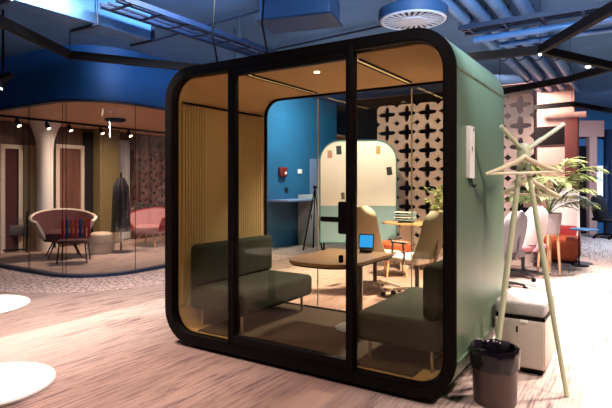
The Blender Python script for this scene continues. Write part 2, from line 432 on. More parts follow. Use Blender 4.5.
# pleated side panels inside
def pleats(side):
    x = .087 if side < 0 else BW_-.087
    sg = 1 if side < 0 else -1
    y = .10; pts = []
    top = []
    zones = [(.10, .36, True), (.36, .80, False), (.80, 1.20, True)]
    for y0, y1, pl in zones:
        if pl:
            n = int((y1-y0)/.032)
            for k in range(n):
                ya = y0+(y1-y0)*k/n; yb = y0+(y1-y0)*(k+1)/n
                top += [(x+sg*.004, ya), (x+sg*.020, ya+.006), (x+sg*.020, yb-.006)]
        else:
            top += [(x+sg*.004, y0), (x+sg*.016, y0+.008), (x+sg*.016, y1-.008)]
    pts = [(x, .10)]+top+[(x+sg*.004, 1.20), (x, 1.20)]
    b = MB().prism(pts, ZB+R0, ZT-R0-.01, 'z'); return b.build('pleated_panel', M['pleat'], booth, angle=25)
pleats(-1); pleats(1)
for x in (.098, BW_-.098): MB().box((x, .66, ZT-R0+.008), (.012, 1.10, .014)).build('shadow_gap', M['black'], booth)
# ceiling light slots
for u in (.765, 1.715):
    sl = MB(); z = ZT-.09
    for du in (-.022, .022): sl.box((u+du, .68, z), (.012, .98, .016))
    sl = sl.build('light_slot', M['black'], booth)
    MB().box((u, .68, z+.002), (.032, .97, .008)).build('diffuser', M['striplamp'], sl)
MB().lathe([(0, 0), (.02, 0), (.022, .006), (.0, .006)], (1.263, .40, ZT-.092)).build('ceiling_spot', M['lamp'], booth)
for u in (.35, BW_-.35):
    for v in (.15, BD-.15): MB().lathe([(0, 0), (.035, 0), (.035, .012), (.015, .014), (.015, .036), (0, .036)], (u, v, 0)).build('levelling_foot', M['steel'], booth)
MB().box((BW_/2, BD/2, .022), (BW_-.56, BD-.1, .02)).build('plinth', M['black'], booth, smooth=False)
# white plate with two hooks on the outer side (px 463-474)
pl = MB().prism(rr(.21, .325, 1.375, 1.70, .008, 3), BW_+.001, BW_+.022, 'x').build('wall_plate', M['whiteplastic'], booth)
for dv in (.245, .29):
    MB().tube([(BW_+.012, dv, 1.38), (BW_+.016, dv, 1.33), (BW_+.035, dv, 1.32), (BW_+.04, dv, 1.337)], .004, 6).build('hook', M['black'], pl)
MB().box((BW_+.023, .27, 1.56), (.004, .02, .03), bev=.001).build('lock_slot', M['steel'], pl)
MB().box((BW_+.023, .30, 1.68), (.004, .012, .02), bev=.001).build('sensor', M['black'], pl)

# benches inside
def bench(u, v, mirror, label):
    t = thing('pod_bench', label, 'bench', bw(u, v, .125), ANG+(PI if mirror else 0), 'facing benches inside the pod')
    MB().box((0, 0, .245), (.60, 1.05, .20), bev=.045, seg=5).build('seat', M['bench'], t)
    MB().box((-.235, 0, .52), (.115, 1.05, .35), bev=.04, seg=5).build('backrest', M['bench'], t)
    for x in (-.22, .22):
        for y in (-.44, .44): MB().cyl((x, y, .0), (x, y, .155), .013, seg=10).build('leg', M['steel'], t)
    return t
bench(.44, .66, False, 'dark green upholstered bench on the left inside the pod, near its pleated wall')
bench(BW_-.44, .66, True, 'dark green upholstered bench on the right inside the pod, behind the narrow glass pane')

# table inside
t = thing('pod_table', 'oak table with rounded end standing between the two benches inside the pod', 'table', bw(1.27, .75, .125), ANG)
pts = []
for k in range(25):
    a = PI+PI*k/24
    c, s_ = math.cos(a), math.sin(a)
    pts.append((.31*math.copysign(abs(c)**.75, c), -.16+.30*math.copysign(abs(s_)**.8, s_)))
pts += [(.31, .42), (-.31, .42)]
tb = MB().prism(pts, .585, .61, 'z').build('tabletop', M['woodtable'], t)
MB().prism([(x*.96, y*.97) for x, y in pts], .572, .5849, 'z').build('underside', M['black'], t)
MB().cyl((.13, .10, .02), (.13, .10, .575), .032, seg=20).build('column', M['chrome'], t)
MB().lathe([(0, 0), (.20, 0), (.20, .012), (.05, .022), (0, .022)], (.13, .10, 0)).build('base', M['chrome'], t)
# touch console on table
t = thing('touch_console', 'small black touch console with lit blue display on the oak pod table', 'console', bw(1.345, 1.10, .735), ANG+.25)
MB().box((0, 0, .0135), (.11, .09, .025), bev=.008).build('base', M['blackplastic'], t)
rot = Matrix.Rotation(math.radians(-14), 4, 'X')
c = MB().box((0, .0, .095), (.135, .016, .135), bev=.006, mat=rot).build('display_housing', M['blackplastic'], t)
MB().box((0, -.0095, .097), (.117, .003, .108), mat=rot).build('display', M['screenlit'], c)

# ------------------------------------------------------------------ coat rack
ap = at(523.5, 152, 3.36)
feet = [atz(567, 397, 0), atz(492, 385, 0), atz(495, 374.5, 0)]
base = Vector((ap.x, ap.y, 0))
rack = thing('coat_rack', 'pale green tripod coat rack standing beside the pod wall', 'coat rack', base)
L_ = lambda p: Vector(p)-base
tops = [Vector((ap.x+.012, ap.y-.012, ap.z-.03)), Vector((ap.x-.015, ap.y, ap.z-.03)), Vector((ap.x-.004, ap.y+.026, ap.z-.03))]
for f, tp in zip(feet, tops):
    d = (tp-f).normalized()
    MB().tube([L_(f), L_(f+(tp-f)*.5), L_(tp+d*.02)], [.014, .0175, .0165], 14).build('leg', M['rackgreen'], rack)
hub = MB(); hub.lathe([(0, -.075), (.03, -.07), (.042, -.03), (.040, .03), (.03, .055), (0, .06)], L_(ap), 20).build('hub', M['rackgreen'], rack)
for px, py, d in ((501, 126, 3.24), (564, 124, 3.40), (541, 139, 3.56)):
    e = at(px, py, d)
    MB().tube([L_(ap+Vector((0, 0, .0))), L_(ap+(e-ap)*.55), L_(e)], [.016, .014, .0135], 12).build('peg', M['rackgreen'], rack)
def hanger(name, top, l, r, label, bar_r=.009):
    o0 = Vector(top); t = thing(name, label, 'clothes hanger', o0, 0, 'wooden hangers on the coat rack')
    l, r = Vector(l)-o0, Vector(r)-o0
    n = Vector((0, 0, -.05))
    body = MB()
    body.tube([l, l*.6+n*.4, n*.55+l*.12, n*.4, n*.55+r*.12, r*.6+n*.4, r], [.011, .015, .017, .018, .017, .015, .011], 10)
    body.build('shoulder', M['hanger'], t)
    MB().tube([l*.985, (l+r)*.5, r*.985], bar_r, 8).build('trouser_bar', M['hanger'], t)
    hk = [(0, 0, -.03), (0, 0, .012)]+[(.0, .022-.022*math.cos(a), .014+.022*math.sin(a)) for a in (.5, 1.0, 1.57, 2.2, 2.8, 3.4)]
    MB().tube(hk, .003, 6).build('hook', M['steel'], t)
hanger('clothes_hanger', at(524, 153, 3.29), at(486, 174, 3.26), at(562, 172, 3.32), 'cream wooden hanger hanging uppermost on the pale green coat rack')
hanger('clothes_hanger', at(529, 174, 3.44), at(501, 193, 3.50), at(561, 197, 3.40), 'cream wooden hanger hanging lower and behind on the pale green coat rack')

# ------------------------------------------------------------------ bin with liner
bc = Vector((1.163, 3.16, 0))
t = thing('waste_bin', 'round taupe metal waste bin lined with a black bag beside the pod', 'waste bin', bc)
MB().lathe([(0, 0), (.122, 0), (.126, .006), (.137, .318), (.140, .325), (.133, .325), (.122, .012), (0, .012)], seg=40).build('bucket', M['bin'], t)
b = MB(); seg = 64; rows = []
prof = [(.141, .215, 0), (.1455, .225, .6), (.147, .26, 1), (.148, .30, 1), (.147, .328, .7), (.140, .342, .8), (.130, .335, .8), (.124, .28, 1), (.121, .20, 1), (.110, .10, 1), (.06, .05, 1)]
for i, (r, z, w) in enumerate(prof):
    row = []
    for k in range(seg):
        a = 2*PI*k/seg
        nn = mnoise.noise(Vector((math.cos(a)*3.2, math.sin(a)*3.2, z*16)))+.6*mnoise.noise(Vector((math.cos(a)*8, math.sin(a)*8, z*30+5)))
        rr2 = r+max(-.002, nn*.013*w) if i < 6 else r+nn*.013*w-.005
        zz = z+(mnoise.noise(Vector((math.cos(a)*2.5, math.sin(a)*2.5, 9+z*4)))*.020 if i not in (5,) else mnoise.noise(Vector((math.cos(a)*2.5, math.sin(a)*2.5, 9)))*.012)
        row.append(b.bm.verts.new((rr2*math.cos(a), rr2*math.sin(a), zz)))
    rows.append(row)
for A, B in zip(rows, rows[1:]):
    for k in range(seg): b.bm.faces.new((A[k], A[(k+1) % seg], B[(k+1) % seg], B[k]))
b.bm.faces.new(rows[-1])
b.build('bin_liner', M['bag'], t, angle=60)

# ------------------------------------------------------------------ pedestal cabinet with cushion
fr_ = atz(545.5, 378.5, 0); fl_ = fr_-U*.335
pc = (fr_+fl_)/2+V*.26
t = thing('pedestal_cabinet', 'low white rolling pedestal cabinet with grey seat cushion beside the pod', 'cabinet', pc, ANG)
MB().box((0, 0, .215), (.335, .52, .335), bev=.008).build('body', M['cabinet'], t)
MB().box((0, 0, .395), (.325, .51, .028)).build('top_plate', M['black'], t)
MB().box((0, 0, .458), (.335, .53, .100), bev=.028, seg=4).build('seat_cushion', M['cushion'], t)
dr = MB().box((0, -.266, .215), (.315, .012, .315), bev=.003).build('drawer_front', M['cabinet'], t)
MB().box((-.015, -.273, .315), (.012, .006, .045), bev=.003).build('lock', M['black'], dr)
MB().box((.03, -.272, .376), (.05, .012, .02), bev=.004).build('catch', M['whiteplastic'], t)
MB().box((0, 0, .036), (.30, .49, .02)).build('base_plate', M['black'], t)
for x in (-.11, .11):
    for y in (-.21, .21): MB().cyl((x-.012, y, .021), (x+.012, y, .021), .021, seg=14).build('caster', M['black'], t)

# ------------------------------------------------------------------ office chairs
def office_chair(loc, face, label, back, seat, basem, frame, top=1.02, tilt=.12, wide=.46, group='office chairs around the desk behind the pod'):
    """face: world angle of the direction the sitter looks (local +X)"""
    t = thing('office_chair', label, 'office chair', loc, face, group)
    hub = MB().cyl((0, 0, .10), (0, 0, .42), .025, seg=14).build('gas_lift', M['blackplastic'], t)
    bs = MB(); bs.lathe([(0, .07), (.045, .07), (.05, .115), (.03, .13), (0, .13)], seg=18)
    cs = []
    for k in range(5):
        a = 2*PI*k/5+.3; d = Vector((math.cos(a), math.sin(a), 0))
        bs.tube([d*.03+Vector((0, 0, .10)), d*.18+Vector((0, 0, .092)), d*.30+Vector((0, 0, .066))], [.024, .019, .014], 8)
        cs.append(d*.30)
    bs.build('star_base', M[basem], t)
    for c in cs:
        MB().cyl(c+Vector((-.018, 0, .027)), c+Vector((.018, 0, .027)), .027, seg=14).build('caster', M['black'], t)
    MB().box((-.02, 0, .41), (.26, .20, .035), bev=.012).build('seat_mechanism', M[frame], t)
    MB().box((.02, 0, .462), (.46, wide+.02, .075), bev=.034, seg=4).build('seat_cushion', M[seat], t)
    def f(s_, q):
        z = .50+(top-.50)*s_
        w = wide/2*(1-.16*s_-(.55*max(0, (s_-.78)/.22)**2.2))
        y = (q-.5)*2*w
        return (-.215-tilt*s_+.10*((q-.5)*2)**2*(1-.3*s_)-.03*math.sin(PI*s_), y, z)
    MB().sheet(f, 14, 10, .03).build('backrest', M[back], t)
    MB().tube([(-.10, 0, .41), (-.24, 0, .42), (-.285, 0, .52), (-.30, 0, .70)], [.02, .022, .02, .014], 8).build('back_support', M[frame], t)
    for sd in (-1, 1):
        y = sd*(wide/2+.05)
        MB().tube([(-.04, sd*.12, .41), (-.03, y, .43), (-.05, y, .52), (-.03, y, .655)], .013, 8).build('arm_post', M[frame], t)
        MB().box((.02, y, .668), (.24, .06, .026), bev=.011).build('armrest', M[frame], t)
    return t
cpos = atz(375, 291, 0)
office_chair(cpos, math.radians(48), 'beige mesh office chair seen through the pod door glass, back toward the whiteboard', 'beigefab', 'beigefab', 'steel', 'blackplastic', 1.06)
cpos = atz(417, 298, 0)
office_chair(cpos, math.radians(128), 'olive beige office chair with white seat, behind the right pane of the pod', 'olivefab', 'whitefab', 'whiteplastic', 'greydark', 1.02)
cpos = atz(500, 290, 0)
office_chair(cpos, math.radians(118), 'light grey office chair seen from behind through the coat rack legs', 'greyfab', 'greydark', 'blackplastic', 'greydark', 1.0, .10, .44)
cpos = atz(523, 278, 0)
office_chair(cpos, math.radians(112), 'pinkish white office chair between the grey chair and the palm planter', 'whitefab', 'pinkfab', 'blackplastic', 'pinkfab', 1.02, .10, .46)

# desk behind the pod
d0 = at(378, 183, 7.9); d0.z = 0
dk = thing('meeting_desk', 'pale oak meeting desk with rounded end in front of the openwork screen', 'desk', d0+U*.95+V*.36, ANG)
MB().prism(rr(-.98, .95, -.36, .36, .26, 8), .712, .738, 'z').build('desktop', M['wood'], dk)
for x in (-.62, .62):
    MB().box((x, 0, .355), (.05, .44, .71), bev=.008).build('leg', M['whiteplastic'], dk)
def ontop(u, v, z): return d0+U*.95+V*.36+U*u+V*v+Vector((0, 0, z))
o = MB().box((0, 0, .008), (.24, .17, .014), bev=.003).build('tablet', M['black']); o.location = ontop(-.58, -.15, .738); o.rotation_euler = (0, 0, ANG+.4); tag(o, 'thin black tablet lying on the oak meeting desk', 'tablet')
t = thing('document_tray', 'small pale blue document tray at the left end of the oak desk', 'tray', ontop(-.72, .17, .738), ANG)
for i, mm in enumerate(('paleblue', 'board', 'paleblue', 'board')):
    MB().box((0, 0, .02+i*.04), (.30, .22, .012)).build('shelf', M[mm], t)
for x in (-.14, .14): MB().box((x, 0, .075), (.01, .21, .15)).build('side', M['paleblue'], t)
# sage plant on the desk in a pot
def leafblade(b, p0, d, L, w, droop=.4, n=4):
    d = Vector(d).normalized(); side = d.cross(Vector((0, 0, 1)))
    if side.length < .01: side = Vector((1, 0, 0))
    side.normalize(); up = side.cross(d)
    prev = None
    for i in range(n+1):
        s_ = i/n
        c = Vector(p0)+d*L*s_-Vector((0, 0, droop*L*s_*s_))
        ww = w*math.sin(PI*(.12+.88*s_))**.8*(1 if s_ < 1 else .05)+.0006
        row = [b.bm.verts.new(c+side*ww), b.bm.verts.new(c+up*ww*.35), b.bm.verts.new(c-side*ww), b.bm.verts.new(c-up*.0025)]
        if prev:
            for k in range(4): b.bm.faces.new((prev[k], prev[(k+1) % 4], row[(k+1) % 4], row[k]))
        else: b.bm.faces.new(row)
        prev = row
    b.bm.faces.new(prev[::-1])
t = thing('potted_plant', 'small bushy pale green plant in a terracotta pot on the oak desk', 'plant', ontop(-.20, .12, .738), ANG)
MB().lathe([(0, 0), (.05, 0), (.075, .12), (.08, .125), (.068, .125), (.06, .10), (0, .10)], seg=24).build('pot', M['orangewood'], t)
b = MB(); stm = MB()
for k in range(12):
    a = random.uniform(0, 2*PI); r = random.uniform(.05, .2); h = random.uniform(.22, .5)
    tip = Vector((r*math.cos(a), r*math.sin(a), .10+h)); mid = Vector((tip.x*.4, tip.y*.4, .1+h*.6))
    stm.tube([(0, 0, .09), mid, tip], .0035, 5)
    for q in range(16):
        s_ = .3+.7*q/15; p = mid*(1-s_)*1+tip*s_ if s_ > .5 else mid*s_*2
        an = random.uniform(0, 2*PI)
        leafblade(b, p, (math.cos(an), math.sin(an), random.uniform(-.1, .7)), random.uniform(.06, .10), random.uniform(.014, .022), .3, 3)
b.build('leaves', M['leafy'], t); stm.build('stems', M['leaf'], t)
# orange stool under the desk
sp_ = d0+U*.42-V*.32
t = thing('round_stool', 'round burnt orange upholstered stool in front of the oak desk', 'stool', (sp_.x, sp_.y, 0))
MB().lathe([(0, .36), (.20, .36), (.225, .38), (.225, .47), (.20, .50), (0, .505)], seg=32).build('seat', M['orange'], t)
for k in range(4):
    a = PI/4+k*PI/2; MB().cyl((.20*math.cos(a), .20*math.sin(a), 0), (.14*math.cos(a), .14*math.sin(a), .37), .013, .016, 10).build('leg', M['orangewood'], t)

# ------------------------------------------------------------------ openwork screens
def openwork(name, label, origin, rz, cols, rows, pu, pz, mat, z0=.0, th=.06, group=None):
    t = thing(name, label, 'screen', origin, rz, group)
    b = MB(); N = 40
    for i in range(cols):
        for j in range(rows):
            cx, cz = (i+.5)*pu, z0+(j+.5)*pz
            out, inn = [], []
            for k in range(N):
                a = 2*PI*k/N+1e-4; c, s_ = math.cos(a), math.sin(a)
                ro = min(.5/max(abs(c), abs(s_)), .84/(abs(c)+abs(s_)))
                r1 = ((abs(c)/.44)**2.8+(abs(s_)/.125)**2.8)**(-1/2.8); r2 = ((abs(c)/.125)**2.8+(abs(s_)/.44)**2.8)**(-1/2.8); ri = max(r1, r2)
                ri = min(ri, ro-.03)
                out.append((cx+ro*c*pu, cz+ro*s_*pz)); inn.append((cx+ri*c*pu, cz+ri*s_*pz))
            b.ring(out, inn, -th/2, th/2, 'y')
    b.build('lattice_panel', M[mat], t, smooth=False)
    MB().box((cols*pu/2, 0, z0/2+.01), (cols*pu, .10, z0+.02)).build('base_rail', M[mat], t)
    return t
so = P0+U*(-.80)+V*5.95
openwork('openwork_screen', 'tall off-white openwork screen with cross-shaped cutouts behind the desk', so, ANG, 7, 8, .392, .343, 'screen', .05)
# added black sheet standing in for the unlit room behind the screen
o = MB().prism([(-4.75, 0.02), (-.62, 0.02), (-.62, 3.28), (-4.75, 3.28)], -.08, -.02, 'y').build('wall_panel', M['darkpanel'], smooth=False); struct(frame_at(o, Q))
o = MB().box((-.45, -.045, 2.25), (.78, .05, .34), bev=.006).build('wall_display', M['darkpanel']); frame_at(o, Q); tag(o, 'wide dark wall display on the salmon wall left of the red column', 'display')

# ------------------------------------------------------------------ whiteboard
wc = at(358, 183, 8.9); wc.z = 0
t = thing('mobile_whiteboard', 'tall white mobile board with arched top and pale blue lower panel', 'whiteboard', wc, math.radians(-4))
W_ = .67; zt = 2.09; zm = .95
def arch(w, z0, z1, r): return [(w, z0)]+[(w-r+r*math.cos(PI/2*k/10), z1-r+r*math.sin(PI/2*k/10)) for k in range(11)]+[(-w+r+r*math.cos(PI/2+PI/2*k/10), z1-r+r*math.sin(PI/2+PI/2*k/10)) for k in range(11)]+[(-w, z0)]
MB().ring(arch(W_, .30, zt, .36), arch(W_-.022, .32, zt-.022, .34), -.025, .025, 'y').build('frame', M['teal'], t)
MB().prism(arch(W_-.02, zm, zt-.02, .34), -.012, .012, 'y').build('writing_panel', M['board'], t)
MB().box((0, 0, (zm+.32)/2-.003), (2*W_-.044, .022, zm-.32)).build('felt_panel', M['paleblue'], t)
for x in (-W_+.08, W_-.08):
    MB().tube([(x, -.28, .02), (x, -.20, .06), (x, 0, .30), (x, .20, .06), (x, .28, .02)], .016, 8).build('foot', M['black'], t)
def card(px, py, w, h, mat, label):
    d = 8.87; p = at(px, py, d)
    o = MB().box((0, 0, 0), (w, .006, h), bev=.001).build('card', M[mat]); o.location = wc+Vector(((p.x-wc.x), -.018-(p.x-wc.x)*math.tan(math.radians(4)), p.z)); o.rotation_euler = (0, random.uniform(-.15, .15), math.radians(-4)); tag(o, label, 'card', 'cards stuck to the whiteboard')
card(339, 150, .09, .15, 'card', 'dark navy card stuck near the top left of the arched whiteboard')
card(330, 154, .085, .13, 'cardpink', 'tan pink card stuck at the upper left edge of the arched whiteboard')
card(378, 150, .08, .14, 'cardyellow', 'mustard card stuck at the upper right of the arched whiteboard')
card(389, 171, .09, .14, 'blackplastic', 'black card stuck at the right edge of the arched whiteboard')
card(343, 196, .06, .12, 'greydark', 'grey card stuck low on the arched whiteboard above the blue panel')
# easel beside the whiteboard
e0 = atz(311, 249.5, 0)
t = thing('flip_chart_easel', 'black tripod easel standing left of the arched whiteboard', 'easel', e0)
for dx, dy in ((-.16, -.15), (.22, -.10), (.05, .30)):
    MB().cyl((dx, dy, 0), (.08, .04, 1.25), .016, .012, 8).build('leg', M['black'], t)
MB().box((.08, .04, 1.26), (.08, .10, .06), bev=.01).build('head', M['black'], t)

# things on / along the blue wall
def on_blue(px, py):
    k = (px-CX)/FOC; b_ = (k*RC.y-RC.x)/(V.x-k*V.y)
    p = RC+V*b_; z = EYE+(HY-py)/FOC*p.y
    return b_, z
def blue_item(name, px, py, w, h, th, mat, label, cat, bev=.01):
    v, z = on_blue(px, py); o = MB().box((0, 0, 0), (th, w, h), bev=bev).build(name, M[mat]); o.location = mw(th/2+.001, v, z); o.rotation_euler = (0, 0, ANG); return tag(o, label, cat) if label else o
t = blue_item('fire_alarm', 281, 172, .24, .20, .10, 'alarmred', 'dark red fire alarm box on the petrol blue wall', 'alarm', .03)
MB().box((.052, .03, -.02), (.004, .07, .05)).build('white_label', M['paper'], t)
blue_item('light_switch', 299.5, 171.5, .15, .10, .02, 'paper', 'small white light switch on the petrol blue wall', 'switch', .004)
blue_item('wall_socket', 286, 190, .11, .10, .02, 'blackplastic', 'small black socket on the petrol blue wall', 'socket', .004)
v, _ = on_blue(308, 183)
p = mw(.28, v-.25, 0)
t = thing('tall_locker', 'narrow grey locker standing in front of the petrol blue wall', 'locker', p, ANG)
MB().box((0, 0, .55), (.44, .5, 1.08), bev=.006).build('body', M['greydoor'], t)
dd = MB().box((.0, -.256, .55), (.42, .012, 1.04), bev=.003).build('door', M['greydoor'], t); MB().box((.14, -.265, .62), (.02, .01, .1), bev=.003).build('handle', M['black'], dd)
v, z = on_blue(316, 183)
t = thing('wall_poster', 'blue poster with pink portrait patch beside the grey locker', 'poster', mw(.006, v+.1, 1.25), ANG)
MB().box((0, 0, 0), (.008, .75, 1.3)).build('sheet', M['bluelight'], t); MB().box((.006, .1, .15), (.006, .34, .24)).build('printed_patch', M['cardpink'], t)
o = MB().box((0, 0, 0), (.5, 1.1, .04), bev=.005).build('wall_shelf', M['bluelight']); v, z = on_blue(283, 200); o.location = mw(.251, v, z); o.rotation_euler = (0, 0, ANG); tag(o, 'pale blue shelf mounted on the petrol blue wall', 'shelf')

# ------------------------------------------------------------------ planter, palm and lounge chair to the right
pp = atz(549, 273.5, 0)
t = thing('potted_palm', 'potted palm in a warm grey pot raised on tall beech legs', 'plant', pp)
MB().lathe([(0, .59), (.135, .59), (.15, .61), (.175, .90), (.165, .905), (.155, .88), (0, .88)], seg=32).build('pot', M['pot'], t)
MB().lathe([(0, .86), (.14, .86), (.13, .888), (0, .892)], seg=24).build('soil', M['soil'], t)
for k in range(4):
    a = PI/4+k*PI/2+.25
    MB().tube([(.15*math.cos(a), .15*math.sin(a), 0), (.112*math.cos(a), .112*math.sin(a), .64)], [.016, .022], 10).build('leg', M['orangewood'], t)
MB().ring([(.125*math.cos(2*PI*k/24), .125*math.sin(2*PI*k/24)) for k in range(24)], [(.095*math.cos(2*PI*k/24), .095*math.sin(2*PI*k/24)) for k in range(24)], .565, .598, 'z').build('ring', M['orangewood'], t)
rnd = random.Random(3)
fronds = [(205, .55, .62), (170, .45, .95), (150, .6, .45), (20, .80, .75), (0, .85, .75), (-25, .70, .75), (35, 1.0, .35), (60, .5, .95), (100, .5, .9), (250, .55, .7), (290, .55, .6), (320, .75, .5), (10, .55, 1.05), (185, .7, .35), (-10, .75, .25), (225, .5, .4), (130, .6, .7), (345, .9, .9)]
for k, (deg, reach, rise) in enumerate(fronds):
    reach *= .8; a = math.radians(deg); dirv = Vector((math.cos(a), math.sin(a)*.8, 0))
    b = MB(); pts = []
    for i in range(13):
        s_ = i/12
        pts.append(Vector((0, 0, .88))+dirv*reach*(s_**1.15)+Vector((0, 0, rise*(1.9*s_-1.15*s_*s_))))
    b.tube(pts, [.007*(1-.75*i/12) for i in range(13)], 5)
    for i in range(3, 13):
        for q in (0, .5):
            if i+q > 12: continue
            j = min(i+1, 12); pos = pts[i].lerp(pts[j], q); tan = (pts[j]-pts[i-1]).normalized()
            sd = tan.cross(Vector((0, 0, 1))).normalized()
            Lf = .27*math.sin(PI*(.18+.72*(i+q)/12))+.05
            for s2 in (-1, 1):
                dd_ = (sd*s2*.85+tan*.75+Vector((0, 0, rnd.uniform(-.25, .05)))).normalized()
                leafblade(b, pos, dd_, Lf*rnd.uniform(.95, 1.2), .0125, .35, 3)
    b.build('frond', M['leaf'] if k % 3 else M['leafy'], t)

lp = atz(564, 262, 0)
t = thing('lounge_chair', 'burnt orange lounge chair with tall white back shell behind the palm planter', 'lounge chair', lp+Vector((-.02, .10, 0)), math.radians(-125))
MB().box((.02, 0, .24), (.62, .60, .40), bev=.09, seg=6).build('seat', M['orange'], t)
def f(s_, q):
    z = .36+.86*s_; a = (q-.5)*2
    return (-.30-.22*s_+.12*a*a, a*(.27-.04*s_), z+.05*(1-a*a))
MB().sheet(f, 12, 12, .05).build('back_shell', M['wingwhite'], t)
MB().box((-.27, .0, .45), (.14, .56, .30), bev=.06, seg=4).build('back_cushion', M['red'], t)
for x in (-.22, .24):
    for y in (-.22, .22): MB().cyl((x, y, 0), (x, y, .06), .02, seg=10).build('foot', M['black'], t)
sp2 = atz(579, 266, 0)
t = thing('side_table', 'small round blue side table beside the orange lounge chair', 'side table', sp2+Vector((.08, 0, 0)))
MB().lathe([(0, .585), (.21, .585), (.215, .595), (.21, .605), (0, .605)], seg=32).build('tabletop', M['bluedoor'], t)
MB().cyl((-.08, 0, .015), (-.08, 0, .586), .012, seg=10).build('stem', M['black'], t)
MB().lathe([(0, 0), (.13, 0), (.13, .01), (.02, .018), (0, .018)], (-.06, 0, 0)).build('base', M['black'], t)

# far right corridor end
BY = 13.6
def far(px): return (px-CX)/FOC*BY
def farz(py): return EYE+(HY-py)/FOC*BY
def farbox(px0, px1, py0, py1, y0, y1, mat, name):
    return MB().box(((far(px0)+far(px1))/2, (y0+y1)/2, (farz(py0)+farz(py1))/2), (far(px1)-far(px0), y1-y0, farz(py0)-farz(py1))).build(name, M[mat], smooth=False)
struct(farbox(576, 640, 84, 233.7, BY+.1, BY+.25, 'bluedoor', 'wall_corridor'))
o = farbox(576, 602, 121, 137, BY-.1, BY+.09, 'pinkwall', 'beam_corridor'); struct(o)
o = farbox(587, 594.5, 137, 233.6, BY-.12, BY+.09, 'pinkwall', 'column_corridor'); struct(o)
o = farbox(578, 586, 146, 233.6, BY-.02, BY+.09, 'darkpanel', 'door_1'); struct(o, 'dark open doorway beside the pink post', 'door')
o = farbox(595, 603, 140, 233.6, BY-.02, BY+.09, 'bluedoor', 'window_2'); struct(o)
MB().box((far(599), BY-.03, (farz(166)+farz(206))/2), (far(602)-far(596), .02, farz(166)-farz(206))).build('lit_pane', M['litpanel'], o)
o = farbox(604, 609, 130, 233.6, BY-.14, BY+.09, 'bluedark', 'column_blue'); struct(o)
o = farbox(609, 632, 142, 233.6, BY-.02, BY+.09, 'bluelight', 'door_2'); struct(o, 'pale blue door at the end of the corridor', 'door')
t = office_chair(atz(606, 238.5, 0), math.radians(20), 'dark office chair at the far end in front of the pale blue door', 'blackfab', 'blackfab', 'black', 'black', 1.05, .12, .46, 'office chairs in the corridor')

# ------------------------------------------------------------------ white side tables in front, left
def white_table(c, r, z, label):
    t = thing('round_side_table', label, 'side table', c, 0, 'white side tables')
    MB().lathe([(0, z-.022), (r-.02, z-.022), (r-.004, z-.016), (r, z-.008), (r-.004, z-.001), (r-.012, z), (0, z)], seg=56).build('tabletop', M['whitetable'], t)
    MB().lathe([(0, .02), (.045, .02), (.04, .06), (.035, z-.03), (.09, z-.022), (0, z-.0221)], seg=24).build('column', M['black'], t)
    MB().lathe([(0, 0), (.195, 0), (.2, .01), (.18, .022), (.05, .034), (0, .034)], seg=40).build('base', M['black'], t)
white_table((-1.187, 1.915, 0), .23, .60, 'white round side table nearest the camera at the lower left')
white_table((-2.02, 3.13, 0), .30, .60, 'white round side table further away, cut off by the left picture edge')

# ------------------------------------------------------------------ inside the glazed meeting room
def on_left(px, off=0.0):
    k = (px-CX)/FOC; o_ = RC+U*(ULEFT+off)
    b_ = (k*o_.y-o_.x)/(V.x-k*V.y); return b_
def lwz(px, py, off=0):
    b_ = on_left(px, off); y = (RC+U*(ULEFT+off)+V*b_).y; return EYE+(HY-py)/FOC*y
def lwbox(px0, px1, z0, z1, off0, off1, mat, name, parent=None):
    a, b_ = on_left(px0, off1), on_left(px1, off1)
    o = MB().box((0, 0, 0), (off1-off0, b_-a, z1-z0)).build(name, M[mat], None, smooth=False)
    o.location = mw(ULEFT+(off0+off1)/2, (a+b_)/2, (z0+z1)/2); o.rotation_euler = (0, 0, ANG); return o
# framed openings on the wall
def frame_door(name, px0, px1, ztop, fill, label, fm='shellwhite'):
    a, b_ = on_left(px0, .06), on_left(px1, .06)
    e = bpy.data.objects.new(name, None); COL.objects.link(e); e.location = mw(ULEFT, (a+b_)/2, 0); e.rotation_euler = (0, 0, ANG); struct(e, label, 'door')
    w = (b_-a)/2
    fr2 = MB()
    fr2.box((.03, -w, ztop/2), (.06, .08, ztop)); fr2.box((.03, w, ztop/2), (.06, .08, ztop)); fr2.box((.03, 0, ztop), (.06, 2*w+.08, .08)); fr2.build('frame', M[fm], e, smooth=False)
    MB().box((.012, 0, ztop/2), (.02, 2*w-.06, ztop-.06)).build('leaf', M[fill], e, smooth=False)
frame_door('door_3', 3, 21, 2.05, 'oxblood', 'dark framed door at the left end of the meeting room wall')
frame_door('door_4', 58, 83, 2.12, 'brownleaf', 'white framed reddish door behind the tub chair')
pv = on_left(45, .35)
o = MB().lathe([(.15, 0), (.15, 2.0), (.17, 2.2), (.24, 2.42), (.30, 2.54), (0, 2.54), (0, 0)], seg=32).build('pillar', M['whiteplastic']); o.location = mw(ULEFT+.35, pv, 0); struct(o)
struct(lwbox(24, 38, .0, 2.1, 0, .05, 'pleat', 'wall_panel.001'))
struct(lwbox(50, 56.5, .0, 2.3, 0, .05, 'darkgreen', 'wall_panel.003'))
struct(lwbox(85, 94, .0, 2.45, 0, .08, 'blackfab', 'wall_panel.002'))
ov = on_left(106.5, .25); o = MB().box((0, 0, 1.27), (.28, .50, 2.54), bev=.02).build('column_olive', M['olivecol'], smooth=False); o.location = mw(ULEFT+.25, ov, 0); o.rotation_euler = (0, 0, ANG); struct(o)
o = lwbox(97, 98.3, .75, 1.95, .10, .14, 'coollit', 'light_tube'); tag(o, 'thin glowing cyan light tube on the meeting room wall left of the olive column', 'lamp')
